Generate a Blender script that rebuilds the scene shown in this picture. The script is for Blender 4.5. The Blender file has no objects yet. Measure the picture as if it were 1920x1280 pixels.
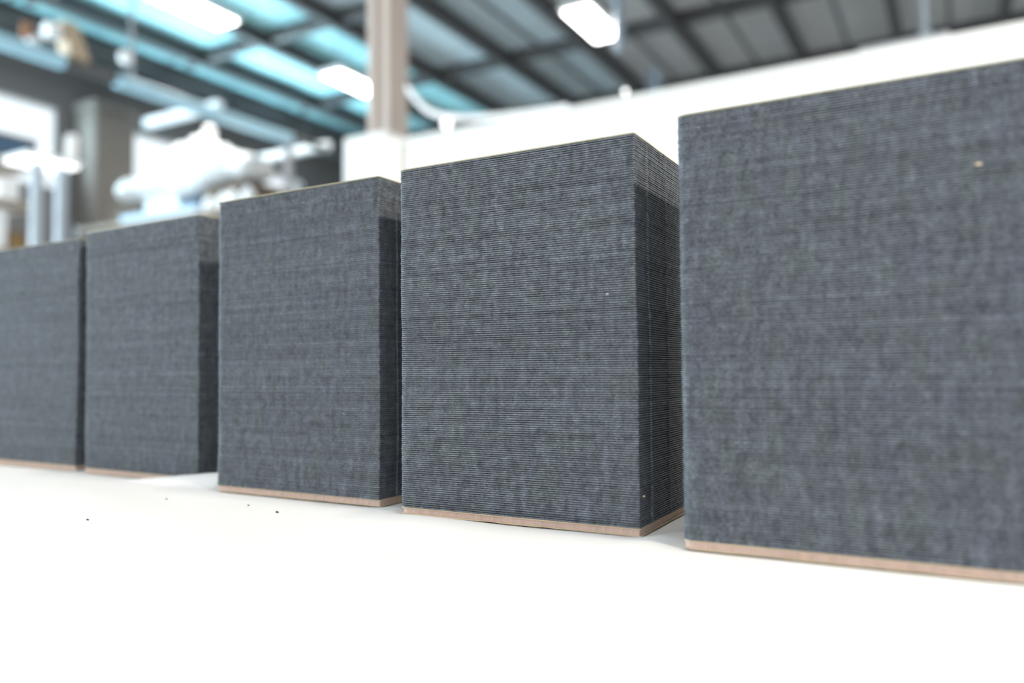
import bpy, bmesh, math, random
import numpy as np
from mathutils import Vector, Matrix
random.seed(7)
rng = np.random.default_rng(7)
S = bpy.context.scene
COL = S.collection

# ------------------------------------------------------------------ camera, world, lights, exposure
TABLE = 0.90
cam_d = bpy.data.cameras.new('camera')
cam = bpy.data.objects.new('camera', cam_d)
COL.objects.link(cam)
RT = Vector((0.87015849, 0.49269221, -0.00886471))
UP = Vector((0.02609013, -0.02809941, 0.99926459))
FW = Vector((-0.49208079, 0.86974985, 0.03730534))
cam.matrix_world = Matrix(((RT.x, UP.x, -FW.x, 0.0), (RT.y, UP.y, -FW.y, 0.0), (RT.z, UP.z, -FW.z, 1.02239), (0, 0, 0, 1)))
cam_d.sensor_width = 36.0
cam_d.lens = 27.865
cam_d.clip_start = 0.01
cam_d.dof.use_dof = True
cam_d.dof.focus_distance = 0.650
cam_d.dof.aperture_fstop = 2.3
S.camera = cam

world = bpy.data.worlds.new('daylight')
S.world = world
world.use_nodes = True
bg = world.node_tree.nodes['Background']
bg.inputs['Color'].default_value = (0.86, 0.94, 1.0, 1)
bg.inputs['Strength'].default_value = 1.42

def area(name, loc, size, size_y, power, color, target):
    d = bpy.data.lights.new(name, 'AREA')
    d.shape = 'RECTANGLE'; d.size = size; d.size_y = size_y
    d.energy = power; d.color = color
    o = bpy.data.objects.new(name, d)
    COL.objects.link(o)
    o.location = loc
    o.rotation_euler = (Vector(target) - Vector(loc)).to_track_quat('-Z', 'Y').to_euler()
    return o

WARM = (1.0, 0.965, 0.90)
# high-bay lamps of the hall: the three in view and the neighbours of the same grid over the table
for nm, x, y, p in (('lamp_light', -4.5, 10.38, 200), ('lamp_light', -9.0, 10.45, 140), ('lamp_light', -9.0, 7.15, 140),
                    ('lamp_light', 0.05, 0.4, 30), ('lamp_light', 4.6, 0.4, 760), ('lamp_light', -4.5, 0.6, 80), ('lamp_light', 0.05, -2.9, 90)):
    area(nm, (x, y, 5.90), 0.42, 1.15, p, WARM if p < 500 else (1.0, 0.92, 0.80), (x, y, 0))
# side light added out of view for the stacks' left edges, and window daylight
area('added_side_light', (-12.85, 0.1, 2.6), 2.0, 4.0, 1700, (0.72, 0.90, 1.0), (-0.3, 0.5, 1.2))
for y, w in ((6.3, 2.5), (9.9, 1.9), (12.5, 1.5)):
    area('window_daylight', (-12.85, y, 4.75), w, 1.2, 190, (0.60, 0.87, 1.0), (-7.0, y, 6.2))

vs = S.view_settings
vs.view_transform = 'Standard'; vs.look = 'None'; vs.gamma = 1.0; vs.use_curve_mapping = False
vs.exposure = 0.0
S.cycles.use_denoising = True
S.cycles.max_bounces = 8
S.cycles.diffuse_bounces = 4
S.cycles.transparent_max_bounces = 8

# ------------------------------------------------------------------ materials
MATS = {}
def nt(name):
    m = bpy.data.materials.new(name); m.use_nodes = True
    t = m.node_tree
    return m, t, t.nodes['Principled BSDF']

def node(t, kind, **kw):
    n = t.nodes.new(kind)
    for k, v in kw.items():
        if k in n.inputs: n.inputs[k].default_value = v
        else: setattr(n, k, v)
    return n

def mat(name, rgb, rough=0.6, noise=0.12, scale=8.0, stretch=(1, 1, 1), bump=0.0, metal=0.0):
    m, t, p = nt(name)
    tc = node(t, 'ShaderNodeTexCoord'); mp = node(t, 'ShaderNodeMapping')
    mp.inputs['Scale'].default_value = stretch
    t.links.new(tc.outputs['Object'], mp.inputs['Vector'])
    nz = node(t, 'ShaderNodeTexNoise', Scale=scale, Detail=4.0, Roughness=0.6)
    t.links.new(mp.outputs['Vector'], nz.inputs['Vector'])
    mx = node(t, 'ShaderNodeMix', data_type='RGBA')
    a = [c * (1 - noise) for c in rgb]; b = [min(1, c * (1 + noise)) for c in rgb]
    mx.inputs['A'].default_value = (*a, 1); mx.inputs['B'].default_value = (*b, 1)
    t.links.new(nz.outputs['Fac'], mx.inputs['Factor'])
    t.links.new(mx.outputs['Result'], p.inputs['Base Color'])
    p.inputs['Roughness'].default_value = rough
    p.inputs['Metallic'].default_value = metal
    if bump:
        bm = node(t, 'ShaderNodeBump', Strength=bump, Distance=0.01)
        t.links.new(nz.outputs['Fac'], bm.inputs['Height'])
        t.links.new(bm.outputs['Normal'], p.inputs['Normal'])
    MATS[name] = m
    return m

def emit(name, rgb, strength):
    m, t, p = nt(name)
    p.inputs['Base Color'].default_value = (0.9, 0.9, 0.9, 1)
    p.inputs['Emission Color'].default_value = (*rgb, 1)
    p.inputs['Emission Strength'].default_value = strength
    return m

def sheet_material():
    m, t, p = nt('dark_pressed_sheet')
    L = t.links.new
    tc = node(t, 'ShaderNodeTexCoord')
    def noise(sc, scale, detail, rough=0.6):
        mp = node(t, 'ShaderNodeMapping'); mp.inputs['Scale'].default_value = sc
        L(tc.outputs['Object'], mp.inputs['Vector'])
        n = node(t, 'ShaderNodeTexNoise', Scale=scale, Detail=detail, Roughness=rough)
        L(mp.outputs['Vector'], n.inputs['Vector'])
        return n.outputs['Fac']
    def rng_(x, lo, hi, a=0.3, b=0.7):
        r = node(t, 'ShaderNodeMapRange')
        r.inputs['From Min'].default_value = a; r.inputs['From Max'].default_value = b
        r.inputs['To Min'].default_value = lo; r.inputs['To Max'].default_value = hi
        L(x, r.inputs['Value']); return r.outputs['Result']
    def mul(a, b):
        n = node(t, 'ShaderNodeMath', operation='MULTIPLY'); L(a, n.inputs[0]); L(b, n.inputs[1]); return n.outputs[0]
    streak = rng_(noise((1, 1, 0.14), 210, 3), 0.80, 1.20)       # vertical streaks left by the guillotine
    weave = rng_(noise((1, 1, 2.6), 400, 3, .7), 0.45, 1.6)         # fibres along each sheet
    blotch = rng_(noise((1, 1, .9), 130, 4, .7), 0.66, 1.34)
    band = rng_(noise((0.12, 0.12, 1), 60, 3), 0.90, 1.10)
    at = node(t, 'ShaderNodeAttribute', attribute_name='tint')
    k = mul(mul(mul(streak, weave), mul(blotch, band)), at.outputs['Fac'])
    hue = node(t, 'ShaderNodeMix', data_type='RGBA')
    hue.inputs['A'].default_value = (0.132, 0.150, 0.160, 1); hue.inputs['B'].default_value = (0.134, 0.144, 0.172, 1)
    L(rng_(noise((1, 1, 0.4), 60, 2), 0, 1), hue.inputs['Factor'])
    sc = node(t, 'ShaderNodeVectorMath', operation='SCALE')
    L(hue.outputs['Result'], sc.inputs[0]); L(k, sc.inputs['Scale'])
    L(sc.outputs['Vector'], p.inputs['Base Color'])
    p.inputs['Roughness'].default_value = 0.62
    p.inputs['Specular IOR Level'].default_value = 0.25
    bm = node(t, 'ShaderNodeBump', Strength=0.35, Distance=0.0006)
    L(noise((1, 1, 0.25), 260, 2), bm.inputs['Height']); L(bm.outputs['Normal'], p.inputs['Normal'])
    return m

def glass_material():
    m = bpy.data.materials.new('window_glass'); m.use_nodes = True
    t = m.node_tree; t.nodes.clear()
    out = node(t, 'ShaderNodeOutputMaterial')
    tr = node(t, 'ShaderNodeBsdfTransparent'); tr.inputs['Color'].default_value = (1, 1, 1, 1)
    gl = node(t, 'ShaderNodeBsdfGlossy'); gl.inputs['Roughness'].default_value = 0.03
    mx = node(t, 'ShaderNodeMixShader'); mx.inputs[0].default_value = 0.04
    t.links.new(tr.outputs[0], mx.inputs[1]); t.links.new(gl.outputs[0], mx.inputs[2]); t.links.new(mx.outputs[0], out.inputs[0])
    return m

M_SHEET = sheet_material()
M_GLASS = glass_material()
M_CORE = mat('pink_beige_board', (0.56, 0.40, 0.33), 0.85, 0.30, 160, (1, 1, 0.12), 0.5)
M_LINER = mat('tan_liner', (0.62, 0.49, 0.33), 0.8, 0.15, 120)
M_COVER = mat('kraft_cover', (0.42, 0.39, 0.27), 0.8, 0.2, 120)
M_CHIP = mat('paper_chip', (0.45, 0.42, 0.38), 0.8)
M_CRUMB = mat('dark_crumb', (0.05, 0.05, 0.05), 0.8)
M_PAPER = mat('white_paper', (0.705, 0.700, 0.692), 0.45, 0.03, 14, (1, 1, 1), 0.10)
M_LAMIN = mat('white_laminate', (0.82, 0.82, 0.81), 0.4)
M_STEEL = mat('grey_steel', (0.30, 0.31, 0.33), 0.5)
M_FLOOR = mat('concrete_floor', (0.40, 0.40, 0.39), 0.6, 0.2, 1.5)
M_DARKWALL = mat('dark_wall_cladding', (0.125, 0.110, 0.106), 0.8, 0.15, 2.0)
M_PARTN = mat('white_partition', (0.77, 0.76, 0.74), 0.6, 0.02, 3)
M_CREAM = mat('cream_post', (0.77, 0.73, 0.64), 0.6, 0.02, 3)
M_COLUMN = mat('pale_column_paint', (0.52, 0.435, 0.385), 0.5, 0.05, 3)
M_JOIST = mat('dark_joist_paint', (0.10, 0.098, 0.098), 0.6)
M_DECK = mat('deck', (0.35, 0.36, 0.37), 0.8)
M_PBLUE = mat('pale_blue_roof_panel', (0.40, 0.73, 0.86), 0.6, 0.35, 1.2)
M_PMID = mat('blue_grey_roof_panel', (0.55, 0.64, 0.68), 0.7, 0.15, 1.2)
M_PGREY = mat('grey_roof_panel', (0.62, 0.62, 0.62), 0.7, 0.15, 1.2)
M_RAIL = mat('light_blue_paint', (0.42, 0.66, 0.78), 0.5)
M_BAR = mat('white_bar_paint', (0.80, 0.86, 0.90), 0.45)
M_WHITE = mat('white_plastic', (0.88, 0.88, 0.88), 0.5, 0.03)
M_FILM = mat('white_plastic_film', (0.58, 0.57, 0.565), 0.35, 0.04, 4, (1, 1, 1), 0.2)
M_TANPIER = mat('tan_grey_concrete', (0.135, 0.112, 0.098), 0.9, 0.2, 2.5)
M_BROWN = mat('brown_carton', (0.12, 0.088, 0.064), 0.85)
M_ORANGE = mat('orange_brown_carton', (0.24, 0.15, 0.065), 0.85)
M_DBLUE = mat('dark_blue_plastic', (0.06, 0.12, 0.20), 0.5)
M_LBLUE = mat('pale_blue_sheeting', (0.55, 0.70, 0.85), 0.4)
M_HOIST = mat('cream_enamel', (0.50, 0.38, 0.26), 0.5)
M_HOOK = mat('orange_enamel', (0.30, 0.13, 0.06), 0.5)
M_TUBE = mat('pale_blue_grey_tube', (0.34, 0.39, 0.44), 0.5)
M_SHELF = mat('shelf_board', (0.40, 0.34, 0.29), 0.8)
M_LED = emit('lit_diffuser', (1.0, 0.99, 0.94), 9.0)
M_CANOPY = emit('canopy_diffuser', (1.0, 1.0, 1.0), 2.0)
M_GLOBE = emit('lit_globe', (1.0, 0.98, 0.95), 2.5)

# ------------------------------------------------------------------ helpers
def link(o, parent=None):
    COL.objects.link(o)
    if parent is not None: o.parent = parent
    return o

def mesh_obj(name, verts, faces, m, parent=None, smooth=False):
    me = bpy.data.meshes.new(name); me.from_pydata(verts, [], faces); me.update()
    me.materials.append(m)
    if smooth:
        me.polygons.foreach_set('use_smooth', [True] * len(me.polygons))
    return link(bpy.data.objects.new(name, me), parent)

def bm_obj(name, bm, m, parent=None, smooth=False):
    me = bpy.data.meshes.new(name); bm.to_mesh(me); bm.free()
    me.materials.append(m)
    if smooth:
        me.polygons.foreach_set('use_smooth', [True] * len(me.polygons))
    return link(bpy.data.objects.new(name, me), parent)

def tag(o, label=None, cat=None, group=None, kind=None):
    if label: o['label'] = label
    if cat: o['category'] = cat
    if group: o['group'] = group
    if kind: o['kind'] = kind
    return o

def empty(name, loc=(0, 0, 0), rz=0.0):
    o = bpy.data.objects.new(name, None); o.location = loc; o.rotation_euler = (0, 0, rz)
    o.empty_display_size = 0.1
    return link(o)

def bm_box(x0, x1, y0, y1, z0, z1, bevel=0.0, seg=1):
    bm = bmesh.new()
    bmesh.ops.create_cube(bm, size=1.0, matrix=Matrix.Translation(((x0 + x1) / 2, (y0 + y1) / 2, (z0 + z1) / 2)) @ Matrix.Diagonal((x1 - x0, y1 - y0, z1 - z0, 1)))
    if bevel: bmesh.ops.bevel(bm, geom=bm.edges[:], offset=bevel, segments=seg, affect='EDGES', profile=0.5)
    return bm

def box(name, x0, x1, y0, y1, z0, z1, m, parent=None, bevel=0.0, seg=1):
    return bm_obj(name, bm_box(x0, x1, y0, y1, z0, z1, bevel, seg), m, parent)

def bm_tube(p0, p1, r, n=12, r2=None):
    p0, p1 = Vector(p0), Vector(p1); d = p1 - p0
    bm = bmesh.new()
    bmesh.ops.create_cone(bm, cap_ends=True, segments=n, radius1=r, radius2=r if r2 is None else r2, depth=d.length,
                          matrix=Matrix.Translation((p0 + p1) / 2) @ d.to_track_quat('Z', 'Y').to_matrix().to_4x4())
    return bm

def tube(name, p0, p1, r, m, parent=None, n=12, r2=None):
    return bm_obj(name, bm_tube(p0, p1, r, n, r2), m, parent)

def lathe(name, prof, m, parent=None, n=20, loc=(0, 0, 0)):
    v, f = [], []
    for r, z in prof:
        for i in range(n):
            a = 2 * math.pi * i / n
            v.append((loc[0] + r * math.cos(a), loc[1] + r * math.sin(a), loc[2] + z))
    for j in range(len(prof) - 1):
        for i in range(n):
            f.append((j * n + i, j * n + (i + 1) % n, (j + 1) * n + (i + 1) % n, (j + 1) * n + i))
    f.append(tuple(range(n - 1, -1, -1))); f.append(tuple((len(prof) - 1) * n + i for i in range(n)))
    return mesh_obj(name, v, f, m, parent, True)

def sweep(name, pts, r, m, parent=None, n=10):
    """round hose along a smooth curve through pts"""
    P = [Vector(p) for p in pts]; path = []
    for i in range(len(P) - 1):
        a, b, c, d = P[max(i - 1, 0)], P[i], P[i + 1], P[min(i + 2, len(P) - 1)]
        for k in range(6):
            s = k / 6
            path.append(0.5 * ((2 * b) + (c - a) * s + (2 * a - 5 * b + 4 * c - d) * s * s + (3 * b - a - 3 * c + d) * s ** 3))
    path.append(P[-1])
    v, f = [], []
    for i, q in enumerate(path):
        t = (path[min(i + 1, len(path) - 1)] - path[max(i - 1, 0)]).normalized()
        u = t.cross(Vector((0, 1, 0.01))).normalized(); w = t.cross(u)
        for k in range(n):
            a = 2 * math.pi * k / n
            v.append(q + (u * math.cos(a) + w * math.sin(a)) * r)
    for i in range(len(path) - 1):
        for k in range(n):
            f.append((i * n + k, i * n + (k + 1) % n, (i + 1) * n + (k + 1) % n, (i + 1) * n + k))
    f.append(tuple(range(n))); f.append(tuple(reversed(range((len(path) - 1) * n, len(path) * n))))
    return mesh_obj(name, v, f, m, parent, True)

def grid_wall(name, axis, pos, thick, us, zs, holes, m):
    """one-piece wall with openings. axis 'x': plane x=pos, u runs along y"""
    us, zs = sorted(us), sorted(zs)
    bm = bmesh.new()
    vv = {}
    def V(i, j):
        if (i, j) not in vv:
            vv[(i, j)] = bm.verts.new((pos, us[i], zs[j]) if axis == 'x' else (us[i], pos, zs[j]))
        return vv[(i, j)]
    for i in range(len(us) - 1):
        for j in range(len(zs) - 1):
            cu, cz = (us[i] + us[i + 1]) / 2, (zs[j] + zs[j + 1]) / 2
            if any(a < cu < b and c < cz < d for a, b, c, d in holes): continue
            bm.faces.new((V(i, j), V(i + 1, j), V(i + 1, j + 1), V(i, j + 1)))
    r = bmesh.ops.extrude_face_region(bm, geom=bm.faces[:])
    bmesh.ops.translate(bm, verts=[g for g in r['geom'] if isinstance(g, bmesh.types.BMVert)], vec=(-thick, 0, 0) if axis == 'x' else (0, thick, 0))
    bmesh.ops.recalc_face_normals(bm, faces=bm.faces[:])
    return tag(bm_obj(name, bm, m), kind='structure')

# ------------------------------------------------------------------ hall: floor, walls, ceiling
tag(box('floor', -13.2, 9, -5, 27.2, -0.2, 0.0, M_FLOOR), kind='structure')
SIDE_OPENING = (-1.0, 1.2, 0.0, 4.7)  # unseen opening added in the wall to go with the side light
WIN = [(5.0, 7.66, 4.10, 5.46), (9.02, 10.85, 4.00, 5.44), (11.80, 13.22, 4.05, 5.36)]
ys = [-5, -1.0, 1.2, 27.2]; zs = [0, 4.7, 6.95]
for a, b, c, d in WIN: ys += [a, b]; zs += [c, d]
grid_wall('wall_left', 'x', -12.95, 0.25, ys, zs, WIN + [SIDE_OPENING], M_DARKWALL)
grid_wall('wall_back', 'y', 27.0, 0.2, [-12.95, 9], [0, 6.95], [], M_DARKWALL)
for i, (a, b, c, d) in enumerate(WIN):
    nm = 'window_%d' % (i + 1)
    w = tag(empty(nm, (-13.08, (a + b) / 2, c)), kind='structure')
    for y0, y1, z0, z1 in ((a, b, c, c + .05), (a, b, d - .05, d), (a, a + .05, c + .05, d - .05), (b - .05, b, c + .05, d - .05)):
        box('window_frame', -.04, .04, y0 - (a + b) / 2, y1 - (a + b) / 2, z0 - c, z1 - c, M_WHITE, w, .006)
    box('pane', -.008, .008, a + .05 - (a + b) / 2, b - .05 - (a + b) / 2, .05, d - c - .05, M_GLASS, w)

ceil = tag(box('ceiling', -13.2, 9, -5, 27.2, 6.95, 7.05, M_DECK), kind='structure')
JX = [-11.83 + 1.575 * i for i in range(13)]
CY = [0.95 + 2.9 * i for i in range(9)]
def ibeam(L, w, h, t):
    """I section, length along +Y"""
    p = [(-w/2, 0), (w/2, 0), (w/2, t), (t/2, t), (t/2, h - t), (w/2, h - t), (w/2, h), (-w/2, h), (-w/2, h - t), (-t/2, h - t), (-t/2, t), (-w/2, t)]
    n = len(p)
    v = [(x, 0, z) for x, z in p] + [(x, L, z) for x, z in p]
    f = [(i, (i + 1) % n, n + (i + 1) % n, n + i) for i in range(n)]
    f += [tuple(reversed(range(n))), tuple(range(n, 2 * n))]
    return v, f
v, f = ibeam(28.0, 0.12, 0.27, 0.02)
j0 = None
for x in JX:
    if j0 is None: j0 = mesh_obj('joist', v, f, M_JOIST, ceil); o = j0
    else: o = link(j0.copy(), ceil)
    o.location = (x, -1.0, 6.60)
v, f = ibeam(20.5, 0.15, 0.20, 0.02)
c0 = None
for y in CY:
    if c0 is None: c0 = mesh_obj('cross_beam', v, f, M_JOIST, ceil); o = c0
    else: o = link(c0.copy(), ceil)
    o.location = (-12.3, y, 6.68); o.rotation_euler = (0, 0, -math.pi / 2)
# sprinkler pipes running between the joists
for x in [q + .787 for q in JX[3:9]]:
    tube('sprinkler_pipe', (x, -1, 6.74), (x, 26, 6.74), 0.035, M_JOIST, ceil, 10)
# roof panels between the joists, one by one
edges = [-12.9] + JX
panel_me = {}
for k in range(len(edges) - 1):
    x0, x1 = edges[k] + .04, edges[k + 1] - .04
    for q in range(len(CY) - 1):
        y0, y1 = CY[q] + .03, CY[q + 1] - .03
        for h in range(2):
            ya = y0 + (y1 - y0) * h / 2 + .015; yb = y0 + (y1 - y0) * (h + 1) / 2 - .015
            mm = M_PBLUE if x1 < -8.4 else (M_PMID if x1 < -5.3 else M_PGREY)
            key = (k == 0, mm.name)
            if key not in panel_me:
                ob = box('roof_panel', -(x1 - x0) / 2, (x1 - x0) / 2, -(yb - ya) / 2, (yb - ya) / 2, 0, .04, mm, ceil, .008)
                panel_me[key] = ob.data
            else:
                ob = link(bpy.data.objects.new('roof_panel', panel_me[key]), ceil)
            ob.location = ((x0 + x1) / 2, (ya + yb) / 2, 6.89 - random.uniform(0, .012))
# lattice girder along the left wall
tr = empty('lattice_girder', (-12.55, -1, 6.05))
tag(tr, 'dark lattice girder under the pale blue roof along the dark left wall', 'girder')
box('chord', -.06, .06, 0, 28, 0, .09, M_JOIST, tr); box('chord', -.06, .06, 0, 28, .47, .55, M_JOIST, tr)
w0 = None
for i in range(35):
    a = (0, .1 + .8 * i, .09 if i % 2 == 0 else .47); b = (0, .9 + .8 * i, .47 if i % 2 == 0 else .09)
    tube('web_bar', a, b, .05, M_JOIST, tr, 6)

# concrete pillar between the windows
p = empty('concrete_pillar', (-12.6, 8.28, 0))
tag(p, 'tan grey concrete pillar between the two left bright windows', 'pillar')
box('shaft', -.33, .24, -.37, .37, 0, 5.45, M_TANPIER, p, .03)
box('capital', -.35, .28, -.41, .41, 5.45, 5.60, M_TANPIER, p, .02)

# partition behind the stacks
pw = tag(box('wall_partition', -3.42, 3.6, 4.40, 4.52, 0, 2.60, M_PARTN, None, .006), kind='structure')
box('top_cap', -3.42, 3.6, 4.385, 4.535, 2.60, 2.65, M_PARTN, pw, .012, 2)
box('end_panel', -3.86, -3.46, 4.36, 4.56, 0, 2.725, M_PARTN, pw, .02, 2)
box('cream_strip', -3.46, -3.36, 4.37, 4.40, 0, 2.66, M_CREAM, pw, .006)

# steel column behind the partition's end
c = empty('steel_column', (-3.854, 4.875, 0))
tag(c, 'pale steel column rising behind the white partition end', 'column')
vv, ff = ibeam(6.6, 0.25, 0.198, 0.07)
sh = mesh_obj('shaft', [(z - .099, -x, y) for x, y, z in vv], ff, M_COLUMN, c)
bm = bmesh.new(); bm.from_mesh(sh.data); bmesh.ops.recalc_face_normals(bm, faces=bm.faces[:]); bm.to_mesh(sh.data); bm.free()
box('base_plate', -.24, .24, -.24, .24, 0, .03, M_STEEL, c, .004)
c = empty('steel_column', (-4.83, 14.0, 0))
tag(c, 'distant slim grey column under the grey part of the roof', 'column')
vv, ff = ibeam(6.6, 0.22, 0.22, 0.03)
mesh_obj('shaft', [(z - .11, -x, y) for x, y, z in vv], ff, M_TUBE, c)
box('base_plate', -.2, .2, -.2, .2, 0, .03, M_STEEL, c, .004)

# ------------------------------------------------------------------ table, paper
t = empty('work_table', (-0.5, 0.05, 0))
tag(t, 'white work table carrying the row of dark sheet stacks', 'table')
box('table_top', -1.95, 1.95, -.95, 1.05, TABLE - .046, TABLE - .006, M_LAMIN, t, .004, 2)
for sx in (-1.8, 1.8):
    for sy in (-.8, .9): box('leg', sx - .03, sx + .03, sy - .03, sy + .03, 0, TABLE - .046, M_STEEL, t, .004)
for sy in (-.8, .9): box('apron', -1.77, 1.77, sy - .02, sy + .02, TABLE - .14, TABLE - .046, M_STEEL, t, .003)

W, D, PITCH, NS, BASE = 0.2187, 0.165, 0.00175, 167, 0.0060
# front right corner (x, y) and turn of each stack
STK = [(-0.9872, 0.6099, -0.0083, .2985), (-0.7440, 0.6006, -0.0196, .303), (-0.4632, 0.5721, -0.0064, .3040), (-0.2075, 0.5554, 0.0077, .300)]
x5, y5, a5 = -0.168, 0.5333, 0.0086
STK.append((x5 + W * math.cos(a5), y5 + W * math.sin(a5), a5, .2995))

def smooth01(x): x = np.clip(x, 0, 1); return x * x * (3 - 2 * x)
nx, ny = 660, 330
X, Y = np.meshgrid(np.linspace(-2.35, 1.3, nx), np.linspace(-.86, .98, ny), indexing='xy')
Z = np.zeros_like(X)
r2 = np.random.default_rng(3)
for k in range(26):          # soft wrinkles of the sheet
    a = r2.uniform(-.5, .9); wl = r2.uniform(.05, .5); ph = r2.uniform(0, 6.28)
    cx, cy, sp = r2.uniform(-1.6, .6), r2.uniform(-.1, .7), r2.uniform(.1, .35)
    Z += .0022 * (wl / .3) * np.exp(-((X - cx) ** 2 + (Y - cy) ** 2) / sp ** 2) * np.sin(6.283 / wl * (X * math.sin(a) + Y * math.cos(a)) + ph)
Z -= Z.min() * 0; Z = np.abs(Z)
# a ridge pushed up between the second and third stack, and a swelling beside the fourth
def ridge(x0, y0, x1, y1, h, s):
    d = np.array((x1 - x0, y1 - y0)); L = np.hypot(*d); d = d / L
    u = np.clip((X - x0) * d[0] + (Y - y0) * d[1], 0, L)
    q = (X - x0 - u * d[0]) ** 2 + (Y - y0 - u * d[1]) ** 2
    return h * (.2 + .8 * u / L) * np.exp(-q / s ** 2)
Z = np.maximum(Z, ridge(-.835, .574, -.697, .598, .0175, .015))
Z = np.maximum(Z, ridge(-.702, .60, -.713, .70, .0165, .02))
Z += ridge(-.20, .515, -.182, .575, .004, .014)
mask = np.ones_like(X)
for (fx, fy, a, h) in STK:
    ca, sa = math.cos(a), math.sin(a)
    lx = (X - fx) * ca + (Y - fy) * sa; ly = -(X - fx) * sa + (Y - fy) * ca
    dx = np.maximum(np.maximum(lx, -W - lx), 0); dy = np.maximum(np.maximum(-ly, ly - D), 0)
    mask = np.minimum(mask, smooth01(np.hypot(dx, dy) / .007))
Z = TABLE - .0012 + Z * mask
idx = np.arange(nx * ny).reshape(ny, nx)
fc = np.stack([idx[:-1, :-1], idx[:-1, 1:], idx[1:, 1:], idx[1:, :-1]], -1).reshape(-1, 4)
po = mesh_obj('paper_sheet', np.stack([X, Y, Z], -1).reshape(-1, 3).tolist(), fc.tolist(), M_PAPER, None, True)
tag(po, 'white wrinkled paper sheet spread over the table beneath the stacks', 'paper')

# ------------------------------------------------------------------ the five stacks
def outline(w, d, rl, seam=False, seg=4):
    """rounded rectangle, front right corner of the nominal block at the origin, block towards -x and +y"""
    pts = []
    rr = .0011
    for r, cx, cy, a0 in ((rr, -rr, rr, -90), (rr, -rr, d - rr, 0), (rl, -w + rl, d - rl, 90), (rl, -w + rl, rl, 180)):
        for k in range(seg + 1):
            a = math.radians(a0 + 90 * k / seg)
            pts.append((cx + r * math.cos(a), cy + r * math.sin(a)))
        if seam and a0 == -90:
            for sy in (.026, .071):        # two scored lines along the right-hand cut
                pts += [(0, sy - .0007), (.0011, sy), (0, sy + .0007)]
    return np.array(pts)

def pile(parent, n, h, lean):
    P = outline(W + .0014, D, .0075, True); m = len(P); cen = np.array((-W / 2, D / 2))
    pitch = h / n
    drift = np.cumsum(rng.normal(0, .00006, (n, 2)), 0); drift -= drift.mean(0)
    off = drift + rng.normal(0, .00010, (n, 2))
    v, f, tint = [], [], []
    for i in range(n):
        z = BASE + i * pitch
        o = off[i] + np.array(lean) * (i / n)
        grow = rng.normal(0, .00006)
        gi, gz = rng.uniform(.0009, .0019), rng.uniform(-.04, .08)
        for ins, dz in ((gi, .09), (.0000, .17), (.0000, .72 + gz), (gi, .80 + gz)):
            s = 1 - 2 * (ins - grow) / np.array((W, D))
            q = cen + (P - cen) * s + o
            v.append(np.column_stack([q, np.full(m, z + dz * pitch)]))
        b = i * 4 * m
        for r in range(3 if i == n - 1 else 4):
            for k in range(m):
                k2 = (k + 1) % m
                f.append((b + r * m + k, b + r * m + k2, b + (r + 1) * m + k2, b + (r + 1) * m + k))
        tint += [float(np.clip(rng.normal(1, .05), .7, 1.4))] * (4 * m)
    f.append(tuple(range(len(v) * m - m, len(v) * m)))
    o = mesh_obj('sheet_pile', np.concatenate(v).tolist(), f, M_SHEET, parent)
    at = o.data.attributes.new('tint', 'FLOAT', 'POINT'); at.data.foreach_set('value', tint)
    o['kind'] = 'stuff'
    return o

def slab(name, z0, z1, grow, m, parent, ragged=0.0, off=(0, 0), nside=60):
    """thin board with a slightly ragged outline"""
    P = outline(W + .0014, D, .0075)
    Q = []
    for i in range(len(P)):
        a, b = P[i], P[(i + 1) % len(P)]; L = np.hypot(*(b - a)); k = max(1, int(L / .006))
        for s in range(k): Q.append(a + (b - a) * s / k)
    Q = np.array(Q); cen = np.array((-W / 2, D / 2)); n = len(Q)
    rad = (Q - cen) / np.linalg.norm(Q - cen, axis=1)[:, None]
    wob = rng.normal(0, 1, n); wob = (wob + np.roll(wob, 1) + np.roll(wob, 2)) / 3
    Q = Q + rad * (grow + ragged * wob)[:, None] + np.array(off)
    zb = z0 + np.abs(rng.normal(0, 1, n)) * ragged * .5
    v = [(x, y, z) for (x, y), z in zip(Q, zb)] + [(x, y, z1) for x, y in Q]
    f = [(i, (i + 1) % n, n + (i + 1) % n, n + i) for i in range(n)]
    f += [tuple(reversed(range(n))), tuple(range(n, 2 * n))]
    return mesh_obj(name, v, f, m, parent)

LAB = ['dark grey sheet stack cut off by the left edge, furthest in the row',
       'dark grey sheet stack whose bottom corner hides behind a ridge of white paper',
       'dark grey sheet stack at the middle of the row, third from the left',
       'dark grey sheet stack with wide shaded right side and pinkish base, second from the right',
       'nearest and largest looking dark grey sheet stack, cut off by the right edge']
LEAN = [(.004, 0), (-.001, .0005), (-.0006, 0), (-.0006, .0003), (0, 0)]
stacks = []
for (fx, fy, a, h), lab, ln in zip(STK, LAB, LEAN):
    s = empty('sheet_stack', (fx, fy, TABLE), a)
    tag(s, lab, 'stack', 'stacks of dark sheets in a row on the white table')
    bb = slab('base_board', .0007, BASE - .0007, -.0006 if len(stacks) != 3 else -.0009, M_CORE, s, .00025)
    slab('liner', .0, .0008, .0004, M_LINER, bb, .0004)
    slab('liner', BASE - .0008, BASE, .0002, M_LINER, bb, .0002)
    pile(s, NS, h - BASE - .0008, ln)
    slab('cover_sheet', h - .0009, h, .0002, M_COVER, s, .00015, ln)['label'] = 'thin kraft brown cover sheet'
    stacks.append(s)

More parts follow.
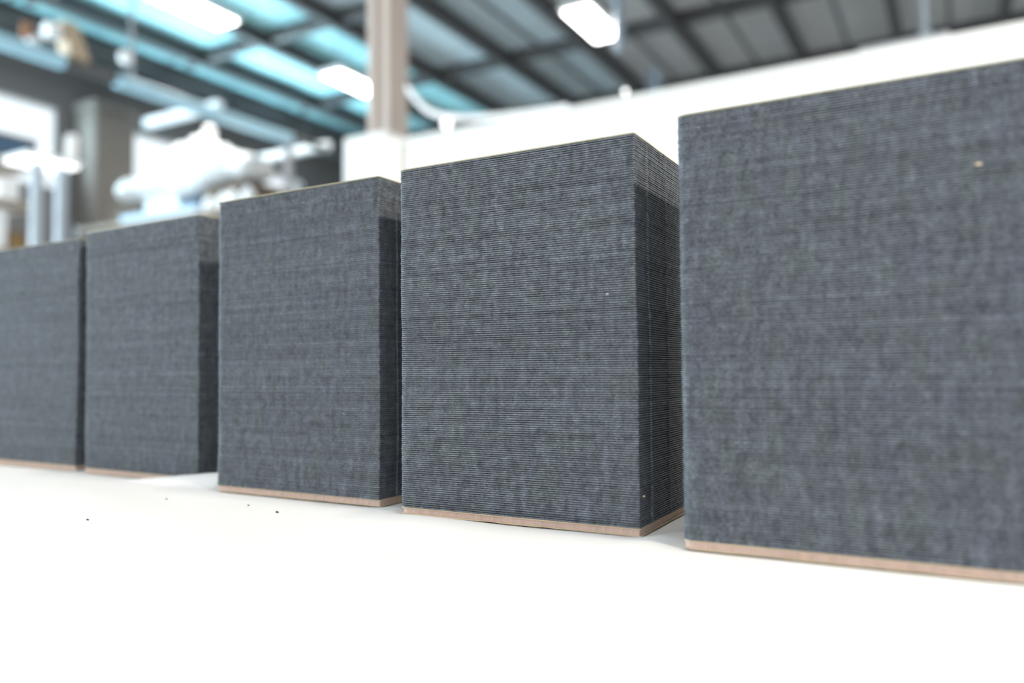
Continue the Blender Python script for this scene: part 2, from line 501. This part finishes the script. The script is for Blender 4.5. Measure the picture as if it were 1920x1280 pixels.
def chip(parent, loc, r, m):
    bm = bmesh.new(); bmesh.ops.create_icosphere(bm, subdivisions=2, radius=r)
    for q in bm.verts:
        q.co = Vector((q.co.x * 1.7, q.co.y * .5, q.co.z * .8)) * random.uniform(.75, 1.2)
    o = bm_obj('paper_chip' if parent else 'crumb', bm, m, parent)
    o.location = loc
    return o
chip(stacks[3], (-.0235, -.0003, .180), .0008, M_CHIP)
chip(stacks[3], (.0004, .006, .029), .0009, M_LINER)
chip(stacks[4], (.180 - W, -.0003, .241), .0011, M_LINER)
chip(stacks[2], (-.043, -.0003, .084), .0006, M_CHIP)
for (x, y, r, lab) in ((-.526, .508, .0013, 'small black crumb on white paper below the middle stack'),
                       (-.674, .508, .0009, 'small black crumb on white paper left of the middle stack'),
                       (-.639, .406, .0011, 'tiny dark speck on the bright white paper, nearest the viewer'),
                       (-.575, .520, .0009, 'thin grey speck on white paper close below the middle stack')):
    i = int(round((x + 2.35) / 3.65 * (nx - 1))); j = int(round((y + .86) / 1.84 * (ny - 1)))
    o = chip(None, (x, y, float(Z[j, i]) + r * .5), r, M_CRUMB)
    tag(o, lab, 'crumb', 'crumbs on the white paper')

# ------------------------------------------------------------------ high-bay lamps in view
def high_bay(x, y, lab):
    h = empty('high_bay_lamp', (x, y, 5.98))
    tag(h, lab, 'lamp', 'lit high bay lamps under the roof')
    box('housing', -.24, .24, -.62, .62, .03, .11, M_WHITE, h, .015, 2)
    box('diffuser', -.205, .205, -.575, .575, .005, .03, M_LED, h, .01, 2)
    for s in (-.45, .45): tube('wire', (0, s, .11), (0, s, .90), .006, M_STEEL, h, 6)
    return h
high_bay(-9.0, 10.45, 'lit white high bay lamp just left of the steel column')
high_bay(-9.0, 7.15, 'lit white high bay lamp cut by the top edge at the left')
high_bay(-4.49, 10.38, 'lit white high bay lamp right of the column under grey roof')

# ------------------------------------------------------------------ hanging things by the partition
h = tag(sweep('hose', [(-3.50, 4.66, 3.12), (-3.40, 4.60, 3.02), (-3.25, 4.52, 2.885), (-3.08, 4.47, 2.79), (-2.85, 4.46, 2.73), (-2.5, 4.45, 2.69), (-2.1, 4.45, 2.672)], .022, M_WHITE),
        'white hose sagging from the steel column onto the partition top', 'hose')
for x, r, lab in ((-2.985, .032, 'large round white globe light on top of the partition near the column'), (-1.70, .016, 'small round globe light on top of the partition, further right')):
    g = empty('globe_light', (x, 4.405, 2.65))
    tag(g, lab, 'light', 'globe lights on the partition')
    lathe('holder', [(r * .5, 0), (r * .5, .012), (r * .4, .02)], M_WHITE, g, 14)
    lathe('globe', [(r * .42, .018), (r * .8, .018 + r * .35), (r, .018 + r * .9), (r * .8, .018 + r * 1.5), (r * .35, .018 + r * 1.85), (.001, .018 + r * 1.9)], M_GLOBE, g, 16)
g = empty('drop_pipe', (-3.86, 9.8, 5.25))
tag(g, 'pale blue grey pipe with rounded end hanging beside the right lamp', 'pipe')
lathe('pipe', [(.02, 0), (.05, .01), (.07, .05), (.07, 1.40)], M_TUBE, g, 16)
lathe('ceiling_flange', [(.12, 1.40), (.12, 1.43)], M_TUBE, g, 16)
g = empty('hanging_cord', (-0.176, 7.0, 3.50))
tag(g, 'thin grey cord with a pale plug hanging over the right of partition', 'cord')
tube('cord', (0, 0, .22), (0, 0, 3.35), .022, M_TUBE, g, 10)
lathe('plug', [(.055, 0), (.055, .12), (.03, .2), (.022, .24)], M_TUBE, g, 14)
g = box('flat_box', -.42, .0, 4.42, 4.50, 2.65, 2.685, M_STEEL, None, .012, 2)
tag(g, 'low grey box lying on the partition top, below the hanging cord', 'box')

# ------------------------------------------------------------------ overhead rail frame at the left
fr = empty('overhead_rail_frame', (-8.3, 6.0, 0))
tag(fr, 'pale blue overhead rail frame hung before the dark left wall', 'frame')
box('rail', -.07, .07, -2.6, -1.05, 4.31, 4.44, M_RAIL, fr, .012)
box('rail', -.07, .07, -.45, 2.26, 4.31, 4.44, M_RAIL, fr, .012)
box('rail_sleeve', -.05, .05, -1.05, -.45, 4.33, 4.42, M_JOIST, fr, .01)
box('cross_bar', -1.47, .02, .94, 1.06, 4.44, 4.56, M_BAR, fr, .012)
box('cross_bar', -1.62, -.33, 2.94, 3.06, 4.40, 4.52, M_BAR, fr, .012)
box('end_cap', -.33, .06, 2.93, 3.07, 4.40, 4.52, M_BAR, fr, .02)
box('drop_leg', -.05, .05, 2.17, 2.27, 0, 4.31, M_STEEL, fr, .012)
box('drop_leg', -1.68, -1.56, 2.94, 3.06, 0, 4.52, M_BAR, fr, .012)
box('link_bar', -.05, .05, 2.24, 2.94, 4.38, 4.44, M_JOIST, fr, .01)
for y in (-2.2, -.25): tube('hanger', (0, y, 4.44), (0, y, 6.66), .025, M_STEEL, fr, 8)
lathe('clamp', [(.03, 0), (.075, .04), (.075, .12), (.03, .16)], M_WHITE, fr, 12, (0, -.33, 4.6))
ho = empty('hoist', (-8.3, 4.9, 4.44)); ho.scale = (.8, .85, .85)
tag(ho, 'cream tapered hoist with white motor on the overhead rail', 'hoist')
v = [(-.13, -.02, .42), (.13, -.02, .42), (.13, .16, .42), (-.13, .16, .42), (-.12, .08, 0), (.12, .08, 0), (.12, .34, 0), (-.12, .34, 0)]
mesh_obj('body', v, [(3, 2, 1, 0), (4, 5, 6, 7), (0, 1, 5, 4), (1, 2, 6, 5), (2, 3, 7, 6), (3, 0, 4, 7)], M_HOIST, ho)
tube('motor', (0, -.18, .26), (0, -.02, .26), .10, M_WHITE, ho, 16)
lathe('hook_block', [(.03, .06), (.07, .10), (.07, .24), (.02, .28)], M_HOOK, ho, 12, (0, -.40, 0))
tube('wheel', (-.05, -.33, .07), (.05, -.33, .07), .065, M_WHITE, ho, 16)

# ------------------------------------------------------------------ far storage rack with its load
def rack(name, lab, x0, x1, y0, y1, shelves, top, mpost, mshelf):
    r = empty(name, ((x0 + x1) / 2, (y0 + y1) / 2, 0)); tag(r, lab, 'rack')
    hx, hy = (x1 - x0) / 2, (y1 - y0) / 2
    for sx in (-1, 1):
        for sy in (-1, 1): box('post', sx * hx - .035, sx * hx + .035, sy * hy - .035, sy * hy + .035, 0, top, mpost, r, .006)
    for z in shelves:
        box('shelf', -hx - .03, hx + .03, -hy - .03, hy + .03, z - .05, z, mshelf, r, .006)
    return r
rack('storage_rack', 'tall storage rack before the middle window, loaded with white bundle', -11.5, -7.75, 7.1, 8.3, (1.2, 3.2), 3.24, M_STEEL, M_SHELF)
def cushion(name, x0, x1, y0, y1, z0, z1, m, lab, cat, bev=.02, group=None, band=None):
    o = empty(name, ((x0 + x1) / 2, (y0 + y1) / 2, z0)); tag(o, lab, cat, group)
    hx, hy, H = (x1 - x0) / 2, (y1 - y0) / 2, z1 - z0
    box('body', -hx, hx, -hy, hy, 0, H * .9, m, o, bev, 2)
    box('lid', -hx - .008, hx + .008, -hy - .008, hy + .008, H * .9, H, band or m, o, min(bev, H * .04), 1)
    return o
cushion('folded_sheeting', -10.5, -8.9, 7.10, 7.28, 3.2, 3.30, M_LBLUE, 'pale blue folded sheeting along the front edge of the far rack', 'sheeting', .02)
cushion('carton', -11.15, -10.4, 7.40, 8.1, 3.2, 3.56, M_BROWN, 'brown carton at the left end of the far rack under the white bundle', 'box', .015)
cushion('white_box', -10.3, -9.55, 7.34, 8.1, 3.2, 3.56, M_BAR, 'pale lilac white box between cartons under the white bundle', 'box', .06)
cushion('blue_box', -9.48, -9.10, 7.36, 8.1, 3.2, 3.45, M_DBLUE, 'dark blue box on the far rack, beneath the pointed bundle', 'box', .02)
cushion('carton', -9.02, -8.25, 7.38, 8.1, 3.2, 3.62, M_BROWN, 'brown carton at the right end of the far rack behind white glints', 'box', .015)
bm = bmesh.new()
def lump(x, y, z, rx, ry, rz):
    bmesh.ops.create_icosphere(bm, subdivisions=3, radius=1, matrix=Matrix.Translation((x, y, z)) @ Matrix.Diagonal((rx, ry, rz, 1)))
for L in ((-10.75, 7.7, 3.80, .48, .40, .22), (-10.2, 7.7, 3.80, .5, .42, .30), (-9.75, 7.7, 3.95, .32, .38, .45), (-9.38, 7.65, 4.0, .30, .35, .45), (-9.2, 7.6, 4.3, .10, .12, .26),
          (-9.1, 7.65, 3.95, .32, .38, .32), (-8.75, 7.65, 3.88, .36, .38, .24), (-8.35, 7.6, 3.80, .30, .34, .17), (-9.5, 7.7, 3.72, .6, .4, .2)): lump(*L)
bun = bm_obj('wrapped_bundle', bm, M_FILM, None, True)
rm = bun.modifiers.new('merge', 'REMESH'); rm.mode = 'VOXEL'; rm.voxel_size = .035; rm.use_smooth_shade = True
tx = bpy.data.textures.new('film_folds', 'CLOUDS'); tx.noise_scale = .22
dm = bun.modifiers.new('folds', 'DISPLACE'); dm.texture = tx; dm.strength = .09; dm.texture_coords = 'GLOBAL'
tag(bun, 'white plastic wrapped bundle with a pointed top on the far rack', 'bundle')
for i, (x, lab) in enumerate(((-8.74, 'leftmost white jug at the front of the far rack'), (-8.46, 'second white jug from the left on the far rack'), (-8.29, 'third white jug from the left on the far rack'), (-8.0, 'rightmost white jug on the far rack'))):
    g = empty('glint', (x, 7.22, 3.2)); tag(g, lab, 'glint', 'white shapes standing in for glints on the far rack')  # jug shapes added to stand in for bright reflections on the rack
    hh = .20 + .02 * i
    lathe('body', [(.07, 0), (.085, .02), (.085, hh * .6), (.05, hh * .85), (.03, hh * .9)], M_WHITE, g, 14)
    lathe('cap', [(.036, hh * .9), (.036, hh)], M_WHITE, g, 12)

# ------------------------------------------------------------------ near left rack, lit canopy
rack('steel_shelving', 'steel shelving holding white and brown boxes at far left', -8.35, -7.6, 2.9, 4.30, (.6, 1.4, 2.18, 2.64, 3.03), 3.06, M_STEEL, M_SHELF)
cushion('white_box', -7.95, -7.62, 3.70, 4.04, 2.18, 2.56, M_WHITE, 'white box on the left shelving, lower shelf', 'box')
cushion('orange_brown_carton', -7.9, -7.585, 4.05, 4.20, 2.18, 2.34, M_ORANGE, 'orange brown carton on the left shelving beside the white box', 'box')
tag(lathe('white_roll', [(.09, 0), (.10, .02), (.10, .2), (.08, .225), (.03, .23)], M_WHITE, None, 18, (-7.72, 4.08, 2.64)), 'short white roll standing on the left shelving', 'roll')
cushion('blue_crate', -8.3, -7.6, 3.2, 4.29, 3.03, 3.26, M_DBLUE, 'dark blue crate with tan lid on top of the left shelving', 'crate', .02, None, M_SHELF)
cy = empty('lit_canopy', (-6.55, 3.72, 0))
tag(cy, 'bright white lit canopy panel on two slim posts at left', 'lamp')
box('hood', -.21, .17, -.20, .26, 2.775, 2.81, M_WHITE, cy, .012, 2)
box('diffuser', -.19, .15, -.18, .24, 2.75, 2.775, M_CANOPY, cy, .008)
box('post', .02, .10, -.10, -.02, 0, 2.75, M_TUBE, cy, .01)
box('post', .02, .10, .10, .18, 0, 2.75, M_TUBE, cy, .01)
lathe('knob', [(.03, 0), (.05, .03), (.05, .20), (.03, .23)], M_WHITE, cy, 14, (.10, .20, 2.81))
